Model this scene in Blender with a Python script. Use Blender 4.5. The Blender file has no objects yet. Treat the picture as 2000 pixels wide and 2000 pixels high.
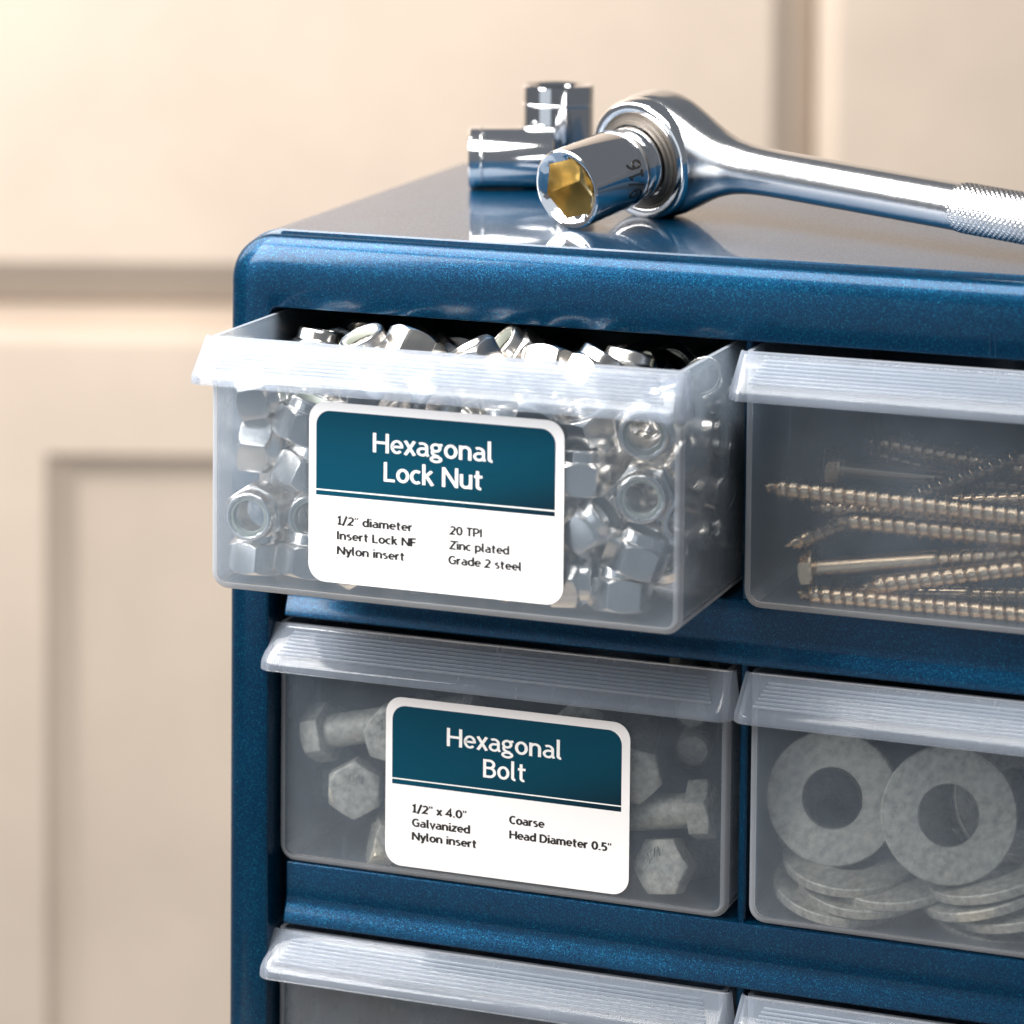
import bpy, bmesh, math, random
import numpy as np
from mathutils import Vector, Matrix

# ------------------------------------------------------------------ units: all modelling below is in millimetres
MM = 0.001
ZB = 504.5                     # height of the cabinet top's front edge above the bench
scene = bpy.context.scene
COL = scene.collection

def W(x, y, z):                # millimetres in the cabinet's frame -> metres in the world
    return Vector((x * MM, y * MM, (z + ZB) * MM))

# ------------------------------------------------------------------ camera
FPX = 6443.13
YAW, PIT, ROL = [math.radians(a) for a in (20.58224398, 3.97417975, -0.51911493)]
def cam_rot():
    cy, sy = math.cos(YAW), math.sin(YAW)
    fwd = np.array([-sy, cy, 0]); right = np.array([cy, sy, 0]); down = np.array([0, 0, -1.])
    cp, sp = math.cos(PIT), math.sin(PIT)
    f2 = fwd * cp + down * sp; d2 = down * cp - fwd * sp
    cr, sr = math.cos(ROL), math.sin(ROL)
    return np.array([right * cr + d2 * sr, d2 * cr - right * sr, f2])
RC = cam_rot()
CAM = np.array([512.88, -1078.76, 164.72])
cam_data = bpy.data.cameras.new('camera')
cam = bpy.data.objects.new('camera', cam_data)
COL.objects.link(cam)
rm = Matrix(((RC[0][0], -RC[1][0], -RC[2][0]), (RC[0][1], -RC[1][1], -RC[2][1]), (RC[0][2], -RC[1][2], -RC[2][2])))
cam.matrix_world = Matrix.Translation(W(*CAM)) @ rm.to_4x4()
cam_data.sensor_width = 36
cam_data.lens = FPX / 2000 * 36
cam_data.shift_y = -0.5
cam_data.clip_start = 0.05
cam_data.clip_end = 30
cam_data.dof.use_dof = True
cam_data.dof.focus_distance = 1.165
cam_data.dof.aperture_fstop = 8.5
scene.camera = cam
R_C, D_C, F_C = RC[0], RC[1], RC[2]      # camera right, down, forward as world directions

def ray(px, py):
    return RC.T @ np.array([(px - 1000) / FPX, py / FPX, 1.0])
def at(px, py, Y):                       # point of the depth plane Y (mm) seen at photograph pixel px, py
    d = ray(px, py); t = (Y - CAM[1]) / d[1]
    return CAM + d * t

# ------------------------------------------------------------------ world, lamps, exposure
world = bpy.data.worlds.new("World"); scene.world = world; world.use_nodes = True
bgn = world.node_tree.nodes['Background']
bgn.inputs[0].default_value = (0.56, 0.60, 0.66, 1); bgn.inputs[1].default_value = 0.28

def area(name, loc, target, sx, sy, power, color):
    l = bpy.data.lights.new(name, 'AREA'); l.shape = 'RECTANGLE'
    l.size = sx * MM; l.size_y = sy * MM; l.energy = power; l.color = color
    o = bpy.data.objects.new(name, l); COL.objects.link(o)
    o.location = W(*loc)
    d = W(*target) - W(*loc)
    o.rotation_euler = d.to_track_quat('-Z', 'Y').to_euler()
    return o
area('softbox_overhead', (-60, -450, 780), (150, 0, -50), 1050, 520, 20, (1.0, 0.965, 0.91))
area('softbox_left', (-520, -760, 420), (90, -20, -90), 420, 520, 13, (1.0, 0.975, 0.94))
area('scrim_front', (-520, -1400, -60), (100, 0, -120), 1100, 1000, 2.4, (0.84, 0.92, 1.0))
area('lamp_wall', (-1050, 0, 820), (-470, 1560, -160), 1700, 1100, 47, (1.0, 0.945, 0.905))
scene.view_settings.view_transform = 'Standard'
scene.view_settings.look = 'None'
scene.view_settings.exposure = 0
scene.view_settings.gamma = 1
scene.render.engine = 'CYCLES'
scene.cycles.use_denoising = True
scene.cycles.max_bounces = 16
scene.cycles.transparent_max_bounces = 24
scene.cycles.transmission_bounces = 10
scene.cycles.glossy_bounces = 6
scene.cycles.diffuse_bounces = 4
scene.cycles.sample_clamp_indirect = 6
scene.cycles.caustics_reflective = False
scene.cycles.caustics_refractive = False

# ------------------------------------------------------------------ materials
def newmat(name):
    m = bpy.data.materials.new(name); m.use_nodes = True
    nt = m.node_tree; b = nt.nodes['Principled BSDF']
    return m, nt, b
def node(nt, t, **kw):
    n = nt.nodes.new(t)
    for k, v in kw.items():
        if k in n.inputs.keys(): n.inputs[k].default_value = v
        else: setattr(n, k, v)
    return n
def ramp(nt, fac, stops):
    r = nt.nodes.new('ShaderNodeValToRGB'); e = r.color_ramp.elements
    while len(e) < len(stops): e.new(0.5)
    for i, (p, c) in enumerate(stops):
        e[i].position = p; e[i].color = (*c, 1) if len(c) == 3 else c
    nt.links.new(fac, r.inputs[0]); return r
def coord(nt, kind='Object', scale=None):
    t = nt.nodes.new('ShaderNodeTexCoord')
    return t.outputs[kind]

def mat_blue(name='blue_metallic_plastic', coat=0.85, coat_r=0.035, met=0.45):
    m, nt, b = newmat(name)
    tc = coord(nt)
    vo = node(nt, 'ShaderNodeTexVoronoi', Scale=5000.0); nt.links.new(tc, vo.inputs['Vector'])
    vo2 = node(nt, 'ShaderNodeTexVoronoi', Scale=4600.0); nt.links.new(tc, vo2.inputs['Vector'])
    nz = node(nt, 'ShaderNodeTexNoise', Scale=28.0, Detail=3.0); nt.links.new(tc, nz.inputs['Vector'])
    sep = nt.nodes.new('ShaderNodeSeparateColor'); nt.links.new(vo.outputs['Color'], sep.inputs[0])
    fl = ramp(nt, sep.outputs[0], [(0.0, (0.0, 0.018, 0.054)), (0.78, (0.0, 0.035, 0.092)), (0.94, (0.0, 0.068, 0.148)), (1.0, (0.01, 0.18, 0.27))])
    mx = nt.nodes.new('ShaderNodeMix'); mx.data_type = 'RGBA'; mx.blend_type = 'MULTIPLY'; mx.inputs[0].default_value = 0.55
    nr = ramp(nt, nz.outputs['Fac'], [(0.3, (0.62, 0.62, 0.66)), (0.7, (1.15, 1.15, 1.1))])
    nt.links.new(fl.outputs[0], mx.inputs[6]); nt.links.new(nr.outputs[0], mx.inputs[7])
    nt.links.new(mx.outputs[2], b.inputs['Base Color'])
    b.inputs['Metallic'].default_value = met
    b.inputs['Specular IOR Level'].default_value = 0.1
    b.inputs['Roughness'].default_value = 0.30
    # metal flakes: every cell of the voronoi tilts a little
    vm = nt.nodes.new('ShaderNodeVectorMath'); vm.operation = 'SUBTRACT'; vm.inputs[1].default_value = (0.5, 0.5, 0.5)
    nt.links.new(vo2.outputs['Color'], vm.inputs[0])
    sc = nt.nodes.new('ShaderNodeVectorMath'); sc.operation = 'SCALE'; sc.inputs['Scale'].default_value = 0.20
    nt.links.new(vm.outputs[0], sc.inputs[0])
    g = nt.nodes.new('ShaderNodeNewGeometry')
    ad = nt.nodes.new('ShaderNodeVectorMath'); ad.operation = 'ADD'
    nt.links.new(g.outputs['Normal'], ad.inputs[0]); nt.links.new(sc.outputs[0], ad.inputs[1])
    no = nt.nodes.new('ShaderNodeVectorMath'); no.operation = 'NORMALIZE'; nt.links.new(ad.outputs[0], no.inputs[0])
    nt.links.new(no.outputs[0], b.inputs['Normal'])
    b.inputs['Coat Weight'].default_value = coat
    b.inputs['Coat Roughness'].default_value = coat_r
    b.inputs['Coat IOR'].default_value = 1.5
    # faint waviness of the moulded skin
    wz = node(nt, 'ShaderNodeTexNoise', Scale=45.0, Detail=2.0); nt.links.new(tc, wz.inputs['Vector'])
    bp = node(nt, 'ShaderNodeBump', Strength=0.05, Distance=0.0006); nt.links.new(wz.outputs['Fac'], bp.inputs['Height'])
    nt.links.new(bp.outputs[0], b.inputs['Coat Normal'])
    return m

def mat_frost(name, haze=0.30, rough=0.12, tint=(0.80, 0.88, 1.0), gl=0.16):
    m, nt, b = newmat(name)
    nt.nodes.remove(b)
    out = nt.nodes['Material Output']
    tc = coord(nt)
    nz = node(nt, 'ShaderNodeTexNoise', Scale=60.0, Detail=5.0); nt.links.new(tc, nz.inputs['Vector'])
    mp = nt.nodes.new('ShaderNodeMapping'); mp.inputs['Scale'].default_value = (900, 60, 30); mp.inputs['Rotation'].default_value = (0.2, 0.5, 0.3)
    nt.links.new(tc, mp.inputs[0])
    ns = node(nt, 'ShaderNodeTexNoise', Scale=1.0, Detail=3.0); nt.links.new(mp.outputs[0], ns.inputs['Vector'])
    scr = nt.nodes.new('ShaderNodeMapRange'); scr.inputs[1].default_value = 0.66; scr.inputs[2].default_value = 0.74; scr.inputs[3].default_value = 0.0; scr.inputs[4].default_value = 0.07
    nt.links.new(ns.outputs['Fac'], scr.inputs[0])
    tr = nt.nodes.new('ShaderNodeBsdfTransparent'); tr.inputs[0].default_value = (0.96, 0.975, 0.99, 1)
    rf = node(nt, 'ShaderNodeBsdfRefraction', Roughness=rough, IOR=1.12); rf.inputs['Color'].default_value = (0.95, 0.97, 1, 1)
    m1 = nt.nodes.new('ShaderNodeMixShader'); m1.inputs[0].default_value = 0.12
    nt.links.new(tr.outputs[0], m1.inputs[1]); nt.links.new(rf.outputs[0], m1.inputs[2])
    df = nt.nodes.new('ShaderNodeBsdfDiffuse'); df.inputs[0].default_value = (*tint, 1)
    tl = nt.nodes.new('ShaderNodeBsdfTranslucent'); tl.inputs[0].default_value = (*tint, 1)
    m2 = nt.nodes.new('ShaderNodeMixShader'); m2.inputs[0].default_value = 0.5
    nt.links.new(df.outputs[0], m2.inputs[1]); nt.links.new(tl.outputs[0], m2.inputs[2])
    m3 = nt.nodes.new('ShaderNodeMixShader')
    lw = node(nt, 'ShaderNodeLayerWeight', Blend=0.22)
    mr = nt.nodes.new('ShaderNodeMapRange'); mr.inputs[1].default_value = 0.0; mr.inputs[2].default_value = 1.0
    mr.inputs[3].default_value = haze; mr.inputs[4].default_value = min(0.95, haze + 0.55)
    nt.links.new(lw.outputs['Facing'], mr.inputs[0])
    mm = nt.nodes.new('ShaderNodeMath'); mm.operation = 'MULTIPLY_ADD'; mm.inputs[1].default_value = 0.10; 
    nt.links.new(nz.outputs['Fac'], mm.inputs[0]); nt.links.new(mr.outputs[0], mm.inputs[2])
    sb = nt.nodes.new('ShaderNodeMath'); sb.operation = 'SUBTRACT'; sb.inputs[1].default_value = 0.05
    nt.links.new(mm.outputs[0], sb.inputs[0])
    s2 = nt.nodes.new('ShaderNodeMath'); s2.operation = 'ADD'; nt.links.new(sb.outputs[0], s2.inputs[0]); nt.links.new(scr.outputs[0], s2.inputs[1]); nt.links.new(s2.outputs[0], m3.inputs[0])
    nt.links.new(m1.outputs[0], m3.inputs[1]); nt.links.new(m2.outputs[0], m3.inputs[2])
    gs = node(nt, 'ShaderNodeBsdfGlossy', Roughness=gl)
    fr = node(nt, 'ShaderNodeFresnel', IOR=1.45)
    m4 = nt.nodes.new('ShaderNodeMixShader')
    bp = node(nt, 'ShaderNodeBump', Strength=0.03, Distance=0.0003); nt.links.new(nz.outputs['Fac'], bp.inputs['Height'])
    nt.links.new(bp.outputs[0], gs.inputs['Normal'])
    fm = nt.nodes.new('ShaderNodeMath'); fm.operation = 'MULTIPLY'; fm.inputs[1].default_value = 0.6; nt.links.new(fr.outputs[0], fm.inputs[0])
    nt.links.new(fm.outputs[0], m4.inputs[0]); nt.links.new(m3.outputs[0], m4.inputs[1]); nt.links.new(gs.outputs[0], m4.inputs[2])
    nt.links.new(m4.outputs[0], out.inputs[0])
    return m

def mat_metal(name, col, rough, noise=0.06, scale=300., bump=0.15, aniso=0.0):
    m, nt, b = newmat(name)
    tc = coord(nt)
    nz = node(nt, 'ShaderNodeTexNoise', Scale=scale, Detail=6.0); nt.links.new(tc, nz.inputs['Vector'])
    b.inputs['Metallic'].default_value = 1
    b.inputs['Base Color'].default_value = (*col, 1)
    r = nt.nodes.new('ShaderNodeMapRange'); r.inputs[3].default_value = max(0.01, rough - noise); r.inputs[4].default_value = rough + noise
    oi = nt.nodes.new('ShaderNodeObjectInfo')
    vr = nt.nodes.new('ShaderNodeMath'); vr.operation = 'MULTIPLY_ADD'; vr.inputs[1].default_value = rough * 0.7
    nt.links.new(oi.outputs['Random'], vr.inputs[0]); nt.links.new(nz.outputs['Fac'], r.inputs[0]); nt.links.new(r.outputs[0], vr.inputs[2])
    nt.links.new(vr.outputs[0], b.inputs['Roughness'])
    hs = nt.nodes.new('ShaderNodeHueSaturation'); hs.inputs['Color'].default_value = (*col, 1)
    vv = nt.nodes.new('ShaderNodeMapRange'); vv.inputs[3].default_value = 0.80; vv.inputs[4].default_value = 1.08
    nt.links.new(oi.outputs['Random'], vv.inputs[0]); nt.links.new(vv.outputs[0], hs.inputs['Value']); nt.links.new(hs.outputs[0], b.inputs['Base Color'])
    if bump:
        bp = node(nt, 'ShaderNodeBump', Strength=bump, Distance=0.0001); nt.links.new(nz.outputs['Fac'], bp.inputs['Height'])
        nt.links.new(bp.outputs[0], b.inputs['Normal'])
    return m

def mat_galv():
    m, nt, b = newmat('galvanized_zinc')
    tc = coord(nt)
    n1 = node(nt, 'ShaderNodeTexNoise', Scale=340.0, Detail=8.0, Roughness=0.7); nt.links.new(tc, n1.inputs['Vector'])
    n2 = node(nt, 'ShaderNodeTexNoise', Scale=1400.0, Detail=4.0); nt.links.new(tc, n2.inputs['Vector'])
    c = ramp(nt, n1.outputs['Fac'], [(0.30, (0.36, 0.33, 0.28)), (0.5, (0.64, 0.60, 0.51)), (0.70, (0.92, 0.86, 0.74))])
    nt.links.new(c.outputs[0], b.inputs['Base Color'])
    b.inputs['Metallic'].default_value = 0.40
    b.inputs['Specular IOR Level'].default_value = 0.5
    r = nt.nodes.new('ShaderNodeMapRange'); r.inputs[3].default_value = 0.38; r.inputs[4].default_value = 0.75
    nt.links.new(n1.outputs['Fac'], r.inputs[0]); nt.links.new(r.outputs[0], b.inputs['Roughness'])
    bp = node(nt, 'ShaderNodeBump', Strength=0.5, Distance=0.0003); nt.links.new(n2.outputs['Fac'], bp.inputs['Height'])
    nt.links.new(bp.outputs[0], b.inputs['Normal'])
    return m

def mat_plain(name, col, rough=0.5, metallic=0.0, coat=0.0, noise=0.04, scale=40.0):
    m, nt, b = newmat(name)
    tc = coord(nt)
    nz = node(nt, 'ShaderNodeTexNoise', Scale=scale, Detail=4.0); nt.links.new(tc, nz.inputs['Vector'])
    lo = tuple(max(0, c * (1 - noise)) for c in col); hi = tuple(min(1, c * (1 + noise)) for c in col)
    r = ramp(nt, nz.outputs['Fac'], [(0.3, lo), (0.7, hi)])
    nt.links.new(r.outputs[0], b.inputs['Base Color'])
    b.inputs['Roughness'].default_value = rough; b.inputs['Metallic'].default_value = metallic
    b.inputs['Coat Weight'].default_value = coat
    return m

def mat_teal():
    m, nt, b = newmat('teal_print')
    tc = nt.nodes.new('ShaderNodeTexCoord')
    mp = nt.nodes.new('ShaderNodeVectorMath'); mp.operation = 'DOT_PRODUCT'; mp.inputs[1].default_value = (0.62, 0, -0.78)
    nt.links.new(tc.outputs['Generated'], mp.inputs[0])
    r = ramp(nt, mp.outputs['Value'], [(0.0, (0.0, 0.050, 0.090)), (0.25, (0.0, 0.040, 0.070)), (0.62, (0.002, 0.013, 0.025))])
    b.inputs['Specular IOR Level'].default_value = 0.12
    nt.links.new(r.outputs[0], b.inputs['Base Color']); b.inputs['Roughness'].default_value = 0.45
    return m

def mat_wood_paint(name, col):
    m, nt, b = newmat(name)
    tc = coord(nt)
    mp = nt.nodes.new('ShaderNodeMapping'); mp.inputs['Scale'].default_value = (2.0, 2.0, 2.0)
    nt.links.new(tc, mp.inputs[0])
    nz = node(nt, 'ShaderNodeTexNoise', Scale=3.0, Detail=5.0, Roughness=0.6); nt.links.new(mp.outputs[0], nz.inputs['Vector'])
    r = ramp(nt, nz.outputs['Fac'], [(0.25, tuple(c * 0.90 for c in col)), (0.75, tuple(min(1, c * 1.06) for c in col))])
    nt.links.new(r.outputs[0], b.inputs['Base Color']); b.inputs['Roughness'].default_value = 0.42
    return m

M = dict(
    blue=mat_blue(coat=0.7, met=0.12),
    blue_satin=mat_blue('blue_satin_plastic', 0.4, 0.14, 0.62),
    frost=mat_frost('frosted_plastic', haze=0.084, tint=(0.68, 0.83, 1.0)),
    frost_glow=mat_frost('frosted_plastic_glow', haze=0.36, tint=(0.80, 0.88, 1.0)),  # same plastic made whiter and hazier to paint in the edge glow
    frost_handle=mat_frost('frosted_plastic_handle', haze=0.19, rough=0.2, gl=0.10, tint=(0.74, 0.84, 1.0)),
    chrome=mat_metal('polished_chrome', (0.86, 0.87, 0.89), 0.055, 0.03, 220., 0.04),
    satin=mat_metal('satin_chrome', (0.86, 0.87, 0.89), 0.15, 0.05, 500., 0.15),
    brass=mat_metal('yellow_chromate_bore', (0.74, 0.65, 0.44), 0.20, 0.08, 160., 0.1),
    zinc=mat_metal('zinc_plate', (0.86, 0.83, 0.79), 0.15, 0.06, 260., 0.12),
    screw=mat_metal('yellow_zinc_screw', (0.62, 0.47, 0.32), 0.17, 0.08, 300., 0.2),
    galv=mat_galv(),
    nylon=mat_plain('nylon_insert', (0.66, 0.70, 0.62), 0.35, noise=0.08),
    drive=mat_metal('dark_drive_plate', (0.20, 0.18, 0.16), 0.32, 0.08, 200., 0.1),
    paper=mat_plain('label_paper', (0.86, 0.86, 0.88), 0.5, noise=0.01),
    teal=mat_teal(),
    ink=mat_plain('black_ink', (0.006, 0.006, 0.007), 0.5, noise=0.0),
    white=mat_plain('white_print', (0.88, 0.89, 0.90), 0.5, noise=0.0),
    cream=mat_wood_paint('cream_cabinet_paint', (0.68, 0.575, 0.475)),
    bench=mat_wood_paint('bench_top_wood', (0.42, 0.33, 0.24)),
)

# ------------------------------------------------------------------ mesh helpers
class MB:
    def __init__(s): s.v = []; s.f = []
    def add(s, verts, faces, mat=None):
        o = len(s.v)
        for p in verts:
            p = Vector(p)
            if mat is not None: p = mat @ p
            s.v.append((p.x, p.y, p.z))
        for f in faces: s.f.append(tuple(i + o for i in f))
        return s
    def box(s, x0, x1, y0, y1, z0, z1, mat=None):
        v = [(x, y, z) for x in (x0, x1) for y in (y0, y1) for z in (z0, z1)]
        f = [(0, 1, 3, 2), (4, 6, 7, 5), (0, 4, 5, 1), (2, 3, 7, 6), (0, 2, 6, 4), (1, 5, 7, 3)]
        return s.add(v, f, mat)
    def rings(s, rings, closed_u=True, cap0=False, cap1=False, loop=False, mat=None):
        n = len(rings[0]); v = [p for r in rings for p in r]; f = []
        k = len(rings)
        for i in range(k if loop else k - 1):
            a = i * n; b = ((i + 1) % k) * n
            for j in range(n if closed_u else n - 1):
                j2 = (j + 1) % n
                f.append((a + j, a + j2, b + j2, b + j))
        if cap0: f.append(tuple(range(n - 1, -1, -1)))
        if cap1: f.append(tuple((k - 1) * n + j for j in range(n)))
        return s.add(v, f, mat)
    def lathe(s, prof, seg=48, mat=None, loop=False, cap0=False, cap1=False):
        rr = [[(r * math.cos(2 * math.pi * j / seg), r * math.sin(2 * math.pi * j / seg), z) for j in range(seg)] for r, z in prof]
        return s.rings(rr, cap0=cap0, cap1=cap1, loop=loop, mat=mat)
    def mesh(s, name, mat, sharp=32, smooth=True):
        me = bpy.data.meshes.new(name)
        me.from_pydata([(x * MM, y * MM, z * MM) for x, y, z in s.v], [], s.f)
        bm = bmesh.new(); bm.from_mesh(me)
        bmesh.ops.recalc_face_normals(bm, faces=bm.faces[:])
        bm.to_mesh(me); bm.free()
        if mat is not None: me.materials.append(mat)
        if smooth:
            me.shade_smooth()
            me.set_sharp_from_angle(angle=math.radians(sharp))
        me.update()
        return me
    def build(s, name, mat, parent=None, sharp=32, smooth=True):
        o = bpy.data.objects.new(name, s.mesh(name, mat, sharp, smooth))
        COL.objects.link(o)
        if parent is not None: o.parent = parent
        return o

def tag(o, label=None, cat=None, group=None, kind=None):
    if label: o['label'] = label
    if cat: o['category'] = cat
    if group: o['group'] = group
    if kind: o['kind'] = kind
    return o
def empty(name, loc, label, cat, group=None, rot=None):
    o = bpy.data.objects.new(name, None); COL.objects.link(o)
    o.empty_display_size = 0.01
    o.location = W(*loc)
    if rot is not None:
        o.rotation_mode = 'QUATERNION'; o.rotation_quaternion = rot
    return tag(o, label, cat, group)
def child(name, mesh, parent):
    o = bpy.data.objects.new(name, mesh); COL.objects.link(o); o.parent = parent
    return o
def axis_quat(axis, spin=0.0):
    q = Vector(axis).normalized().to_track_quat('Z', 'Y')
    return q @ Vector((0, 0, 1)).rotation_difference(Vector((0, 0, 1))) @ Matrix.Rotation(math.radians(spin), 4, 'Z').to_quaternion()

def rrect(x0, x1, z0, z1, r, y, n=8):
    pts = []
    for cx, cz, a0 in ((x1 - r, z1 - r, 0), (x0 + r, z1 - r, 90), (x0 + r, z0 + r, 180), (x1 - r, z0 + r, 270)):
        for i in range(n + 1):
            a = math.radians(a0 + 90 * i / n)
            pts.append((cx + r * math.cos(a), y, cz + r * math.sin(a)))
    return pts

# ------------------------------------------------------------------ setting: bench and wall of cream cupboards
b = MB(); b.box(-420, 1300, -520, 240, -544, -504.5)
tag(b.build('bench_top', M['bench']), kind='structure').location = W(0, 0, 0)

# cupboard wall square to the camera's heading, 1.5 m behind the drawer cabinet
FW = np.array([-math.sin(YAW), math.cos(YAW), 0.]); RT = np.array([math.cos(YAW), math.sin(YAW), 0.])
WD = 2750.0
wall_o = CAM + FW * WD
def wall_uv(px, py):
    d = ray(px, py); t = WD / float(d @ FW); p = CAM + d * t
    return float((p - CAM) @ RT), float(p[2])
wroot_m = Matrix(((RT[0], FW[0], 0), (RT[1], FW[1], 0), (0, 0, 1)))
def wall_obj(name, label, cat):
    o = bpy.data.objects.new(name, None); COL.objects.link(o)
    o.location = W(wall_o[0], wall_o[1], 0); o.rotation_euler = wroot_m.to_euler()
    return tag(o, label, cat)
u_l, z_dr = wall_uv(0, 580)         # bottom line of the wide drawer front
_, z_dt = wall_uv(0, 636)           # top of the door below it
u_i, z_i = wall_uv(96, 876)         # outer corner of the door's sunk panel
u_r, _ = wall_uv(1582, 300)         # right side of the wide drawer front
u_r2, _ = wall_uv(1600, 300)
def slab(x0, x1, z0, z1, depth, bev, y0=5.0):
    m = MB()
    m.rings([[(x0, y0, z0), (x1, y0, z0), (x1, y0, z1), (x0, y0, z1)],
             [(x0, y0 - depth + bev * .9, z0), (x1, y0 - depth + bev * .9, z0), (x1, y0 - depth + bev * .9, z1), (x0, y0 - depth + bev * .9, z1)],
             [(x0 + bev, y0 - depth, z0 + bev), (x1 - bev, y0 - depth, z0 + bev), (x1 - bev, y0 - depth, z1 - bev), (x0 + bev, y0 - depth, z1 - bev)]],
            cap0=True, cap1=True)
    return m
cup = wall_obj('cream_cupboard', 'large out-of-focus cream painted cupboard filling the background behind the blue cabinet', 'cupboard')
b = MB(); b.box(-2600, 2600, 6, 400, -1100, 1500); b.build('cupboard_carcass', M['cream'], cup)
slab(-900, u_r, z_dr, z_dr + 420, 42, 36).build('drawer_front', M['cream'], cup)
slab(u_r + 3, u_r2 + 900, z_dr - 700, z_dr + 420, 36, 17).build('door', M['cream'], cup)
# door below with sunk panel: frame of four rails and a chamfered recess
dr = MB(); X0, X1, Z1, Z0 = u_i - 190, u_i + 640, z_dt, z_dt - 900
ix0, ix1, iz1, iz0 = u_i, u_i + 450, z_i, z_i - 680
o_r = lambda y, e=0: [(X0 + e, y, Z0 + e), (X1 - e, y, Z0 + e), (X1 - e, y, Z1 - e), (X0 + e, y, Z1 - e)]
i_r = lambda y, e=0: [(ix0 + e, y, iz0 + e), (ix1 - e, y, iz0 + e), (ix1 - e, y, iz1 - e), (ix0 + e, y, iz1 - e)]
dr.rings([o_r(5), o_r(-14), o_r(-22, 10), i_r(-22), i_r(-18, 3), i_r(-1, 23), i_r(0, 27)], cap0=True, cap1=True)
dr.build('door', M['cream'], cup)

# ------------------------------------------------------------------ the blue drawer cabinet
CW = 561.0; SL = 0.02
ROWS = 4; PITCH = 114.8; SHELF_Y = 8.0
BOT = -29.9 - ROWS * PITCH - 14.6
def ztop(Y): return -2.2 + SL * (Y - 7)
cab = empty('drawer_cabinet', (0, 0, 0), 'glossy metallic blue plastic drawer cabinet carrying the wrench and sockets', 'drawer cabinet')
DEPTH = 200.0
shell = MB(); rg = []
for Y, e in ((7.0, 0.6), (7.6, 0.0), (DEPTH - 3, 0.0), (DEPTH, 3.0)):
    rg.append(rrect(-1.6 + e, CW + 1.6 - e, BOT + 1 + e, ztop(Y) - e, 19, Y, 12))
inner = []
for Y in (DEPTH - 3, 7.0):
    inner.append(rrect(2.0, CW - 2.0, BOT + 5, ztop(7) - 4, 15, Y, 12))
shell.rings(rg + inner, loop=False)
n = len(rg[0]); k = len(rg)
shell.f.append(tuple((k - 1) * n + j for j in range(n)))       # outside of the back
shell.f = [f for f in shell.f if not (min(f) < k * n <= max(f))]  # drop the bridge between outer and inner skins
shell.f.append(tuple(k * n + j for j in range(n)))             # inside of the back
for j in range(n):                                             # front rim joining the skins
    shell.f.append((j, (j + 1) % n, (k + 1) * n + (j + 1) % n, (k + 1) * n + j))
shell.build('shell', M['blue'], cab, sharp=40)

fr = MB(); prof = []
A_, B_ = 9.9, 15.0
Zt = -4.0
def fring(a, bb, r, y): return rrect(a - 2.4, CW + 2.4 - a, BOT + bb, Zt - bb, r, y, 12)
prof.append(fring(0.3, 0.3, 17, 7.3)); prof.append(fring(0.0, 0.0, 17, 6.9))
for i in range(0, 11):
    t = i / 10 * math.pi / 2
    prof.append(fring(A_ * (1 - math.cos(t)), B_ * (1 - math.cos(t)), 17 - 9 * (1 - math.cos(t)), 6.4 * (1 - math.sin(t))))
prof.append(fring(16.6, 25.1, 3.6, 0.0)); prof.append(fring(17.15, 25.7, 3.2, 0.25)); prof.append(fring(17.4, 25.9, 3.0, 0.9))
prof.append(fring(17.4, 25.9, 3.0, 13.0)); prof.append(fring(6.4, 4.5, 14, 13.0)); prof.append(fring(0.9, 0.9, 16.5, 7.35))
fr.rings(prof, loop=True)
fr.build('front_frame', M['blue_satin'], cab, sharp=50)

mould = MB()
mould.box(279.2, 279.9, -0.16, 0.4, -29.6, -20.5)
mould.box(281.2, 281.7, -0.12, 0.4, -29.6, -20.5)
mould.build('mould_line', M['blue_satin'], cab)
for k_ in range(ROWS):
    zt = -122.0 - k_ * PITCH; zb = -144.6 - k_ * PITCH
    if k_ == ROWS - 1: zt, zb = zt, zt - 14
    sec = [(215 - 22, zt), (9.0, zt), (8.3, zt - 0.35), (8.0, zt - 1.0), (8.0, zt - 12.5), (7.9, zt - 14.2), (7.3, zt - 16), (6.3, zt - 18.2), (5.4, zt - 20.6), (5.1, zt - 21.8), (5.4, zt - 22.4),
           (6.4, zt - 22.6), (8.2, zt - 22.2), (10.0, zt - 20), (10.4, zt - 3.0), (215 - 22, zt - 3.0)]
    if k_ == ROWS - 1: sec = [(193, zt), (9, zt), (8.3, zt - .4), (8, zt - 1), (8, zt - 13), (193, zt - 13)]
    sh = MB(); xs = [18.2, 18.5, 19.4, CW - 19.4, CW - 18.5, CW - 18.2]; ins = [2.5, 0.9, 0, 0, 0.9, 2.5]
    rr_ = []
    for x, e in zip(xs, ins):
        rr_.append([(x, y + (e if y < 12 else 0), z) for y, z in sec])
    sh.rings(rr_, cap0=True, cap1=True)
    sh.build('shelf', M['blue_satin'], cab, sharp=35)
for k_ in range(ROWS):
    z1 = -29.0 - k_ * PITCH + (6 if k_ == 0 else -1.2 if False else 0); z0 = -122.0 - k_ * PITCH
    if k_: z1 = -144.6 - (k_ - 1) * PITCH + 1.2
    for c_ in (0, 1):
        x = 191.8 + 180.0 * c_
        d_ = MB(); d_.rings([[(x + e, y, z0 + 0.05), (x + 2.8 - e, y, z0 + 0.05), (x + 2.8 - e, y, z1), (x + e, y, z1)] for y, e in ((9.0, .6), (9.6, 0), (190, 0))], cap0=True, cap1=True)
        d_.build('divider', M['blue_satin'], cab, sharp=35)

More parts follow.
